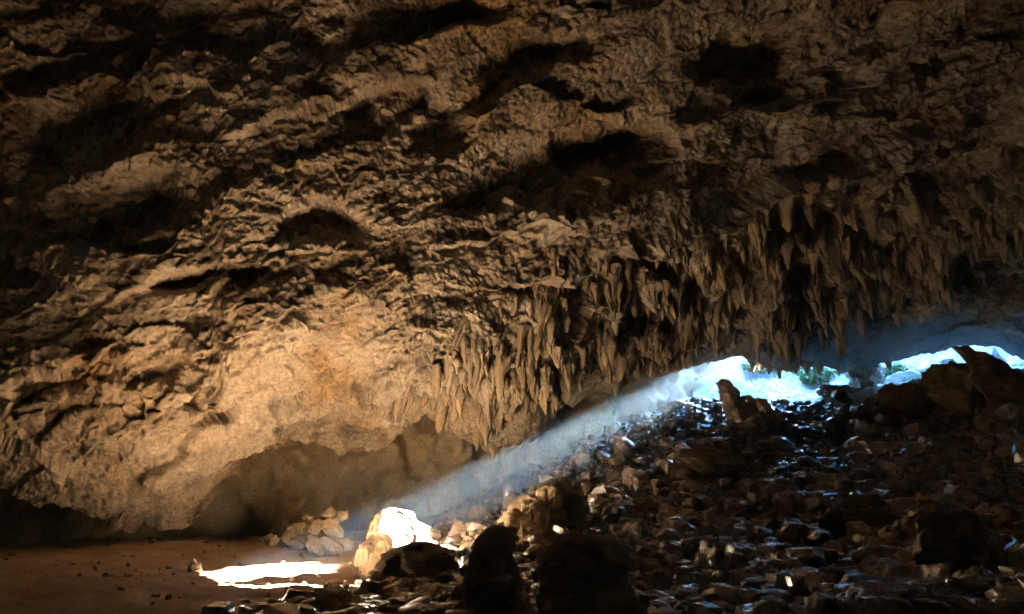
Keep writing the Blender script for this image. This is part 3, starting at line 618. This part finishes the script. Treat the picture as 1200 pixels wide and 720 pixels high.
# every single rock is told apart by its size and by what it lies beside
bpy.context.view_layer.update()
marks = [(o, o.matrix_world.translation.copy()) for o in COL.objects if o.parent is None and o.get('label') and o.get('category') in ('stalagmite', 'flowstone', 'rock pinnacle', 'boulder', 'outcrop')]
def called(o):
    L = o['label']
    for key, nm in (('slanting top', 'the sunlit broken stalagmite'), ('low dark domed', 'the low domed stalagmite'), ('knee-high', 'the knee-high lumpy stalagmite'), ('narrow head', 'the narrow-headed dark stalagmite'), ('blunt flat', 'the blunt thick stalagmite'), ('fused columns', 'the flowstone mound'),
                    ('jagged rock pinnacle', 'the jagged pinnacle'), ('blocky outcrop', 'the blocky brown outcrop'), ('cracked boulder', 'the cracked flat-topped boulder'), ('looming', 'the large looming boulder'), ('tilted slab', 'the flat tilted slab'), ('rounded grey', 'the rounded grey boulder at the mouth'),
                    ('wedged', 'the boulder under the overhang'), ('square block', 'the small square block'), ('wet shining', 'the wet shining slab'), ('bank', 'the outcrops of the right bank')):
        if key in L: return nm
    return 'the rubble slope'
for o, p, r in ROCKS:
    m, q = min(marks, key=lambda mq: (mq[1].x - p[0]) ** 2 + (mq[1].y - p[1]) ** 2); d = math.hypot(q.x - p[0], q.y - p[1])
    size = 'large' if r > .34 else 'middling' if r > .2 else 'small'
    where = ('close beside ' if d < 1.6 else 'a few steps from ' if d < 4 else 'in the open rubble beyond ') + called(m)
    o['label'] = f'{size} angular brown rock {where}'; o['group'] = f'{size} rocks {where}'
# ------------------------------------------------------------------ outside the mouth
for k, (px, py, t, sz, lab) in enumerate(((1065, 436, 47, (1.9, 1.5, 1.3), 'mossy pale boulder in daylight beyond the mouth'), (1105, 432, 47, (2.0, 1.5, 1.6), 'largest pale boulder in daylight, split and streaked'),
                                       (1142, 430, 46, (1.4, 1.2, 1.2), 'small rounded daylight boulder between two larger ones'), (1165, 428, 45, (1.6, 1.3, 1.5), 'pale grey daylight boulder beside the slanting slab'), (1190, 422, 46, (2.6, 1.4, 1.2), 'long slanting pale slab lying outside the mouth'),
                                       (938, 444, 52, (1.5, 1.2, 1.0), 'pale daylight boulder on the ground beyond the pinnacle'))):
    boulder('boulder', px, py, t, sz, lab, 180 + k, 'outside', planes=8, fine=.04, sub=4)
def leaves(n, rad, seed, size, mat, name, flat=1.0):
    g = np.random.default_rng(seed); c = g.normal(size=(n, 3)); c /= np.linalg.norm(c, axis=1)[:, None]; c *= (g.uniform(.3, 1, n) ** .5)[:, None] * np.array(rad)
    c *= (1 + .35 * fbm(c * 1.2 + seed, 2))[:, None]
    a = g.normal(size=(n, 3)); a /= np.linalg.norm(a, axis=1)[:, None]; b = np.cross(a, g.normal(size=(n, 3))); b /= np.linalg.norm(b, axis=1)[:, None]
    s = (size * g.uniform(.6, 1.3, n))[:, None]
    V = np.stack([c - a * s, c + b * s * .4, c + a * s, c - b * s * .4], 1); V[:, 1:4:2] += np.cross(a, b)[:, None] * (s * .15)[:, None]
    return mesh_np(name, V.reshape(-1, 3), np.arange(4 * n).reshape(-1, 4), mat)
for k, (px, py, t, r, lab) in enumerate(((893, 440, 53, (2.0, 1.4, .7), 'leafy green bush in daylight behind the rock pinnacle'), (958, 440, 50, (1.6, 1.0, .8), 'low leafy bush in daylight above the rounded grey boulder'), (1048, 434, 48, (1.3, 1.0, .6), 'small leafy bush in daylight beside the mossy pale boulder'))):
    b = bpy.data.objects.new('bush', None); COL.objects.link(b); p = foot(px, py, t, 0); b.location = p; b['label'] = lab; b['category'] = 'bush'
    link('crown', leaves(1500, r, 500 + k, .16, M['leaf'], 'crown'), b).location = (0, 0, r[2] * .9)
    st = []; sf = []; g = np.random.default_rng(k)
    for j in range(7):
        d = np.array([g.uniform(-.7, .7) * r[0], g.uniform(-.7, .7) * r[1], r[2] * 1.3]); c0 = np.array([.05 * g.normal(), .05 * g.normal(), -.1])
        for q, rr in ((c0, .04), (c0 + d * .5 + [0, 0, .1], .025), (c0 + d, .008)):
            for m in range(5): st.append(q + rr * np.array([math.cos(m * 1.2566), math.sin(m * 1.2566), 0]))
        for lv_ in range(2):
            for m in range(5):
                u = j * 15 + lv_ * 5; sf.append((u + m, u + (m + 1) % 5, u + 5 + (m + 1) % 5, u + 5 + m))
    link('stem', mesh_np('stem', st, sf, M['rock']), b)
# grass and fern on the ground at the mouth
n = 9000; tx = rng.uniform(9, 46, n * 4); ty = rng.uniform(36, 62, n * 4); te = tx * E[0] + ty * E[1] - PATCH[:2] @ E
keep = (te > 27) & (te < 52) & (pn(np.stack([tx * .35, ty * .35, 0 * tx], -1)) > .02 - .25 * sstep(30, 40, te)); tx, ty = tx[keep][:n], ty[keep][:n]; tz = ground_z(tx, ty)
a = rng.uniform(0, 6.28, len(tx)); h = rng.uniform(.08, .26, len(tx)); w_ = .035
dx, dy = np.cos(a), np.sin(a); lx, ly = rng.normal(0, .12, len(tx)), rng.normal(0, .12, len(tx))
V = np.stack([np.stack([tx - dx * w_, ty - dy * w_, tz - .03], -1), np.stack([tx + dx * w_, ty + dy * w_, tz - .03], -1), np.stack([tx + lx + dx * .01, ty + ly + dy * .01, tz + h], -1)], 1)
link('ground_cover', mesh_np('ground_cover', V.reshape(-1, 3), np.arange(3 * len(tx)).reshape(-1, 3), M['leaf']), None, kind='stuff', label='short green plants growing on the ground at the mouth', category='ground cover')

# ------------------------------------------------------------------ haze in the air of the hall
def box_mesh(name, x0, x1, y0, y1, z0, z1):
    V = [(x, y, z) for x in (x0, x1) for y in (y0, y1) for z in (z0, z1)]
    F = [(0, 1, 3, 2), (4, 6, 7, 5), (0, 4, 5, 1), (2, 3, 7, 6), (0, 2, 6, 4), (1, 5, 7, 3)]
    m = bpy.data.meshes.new(name); m.from_pydata(V, [], F); return m
hm, hnt, hb = new_mat('cave_haze'); hnt.nodes.remove(hb)
pv = hnt.nodes.new('ShaderNodeVolumePrincipled'); pv.inputs['Color'].default_value = (0.45, 0.72, 1.0, 1); pv.inputs['Density'].default_value = 0.0004
pv.inputs['Anisotropy'].default_value = 0.35
hnt.links.new(pv.outputs[0], hnt.nodes['Material Output'].inputs['Volume'])
hz = box_mesh('haze', -640, 640, -640, 640, -12, 75); hz.materials.append(hm)
link('haze', hz, kind='stuff')
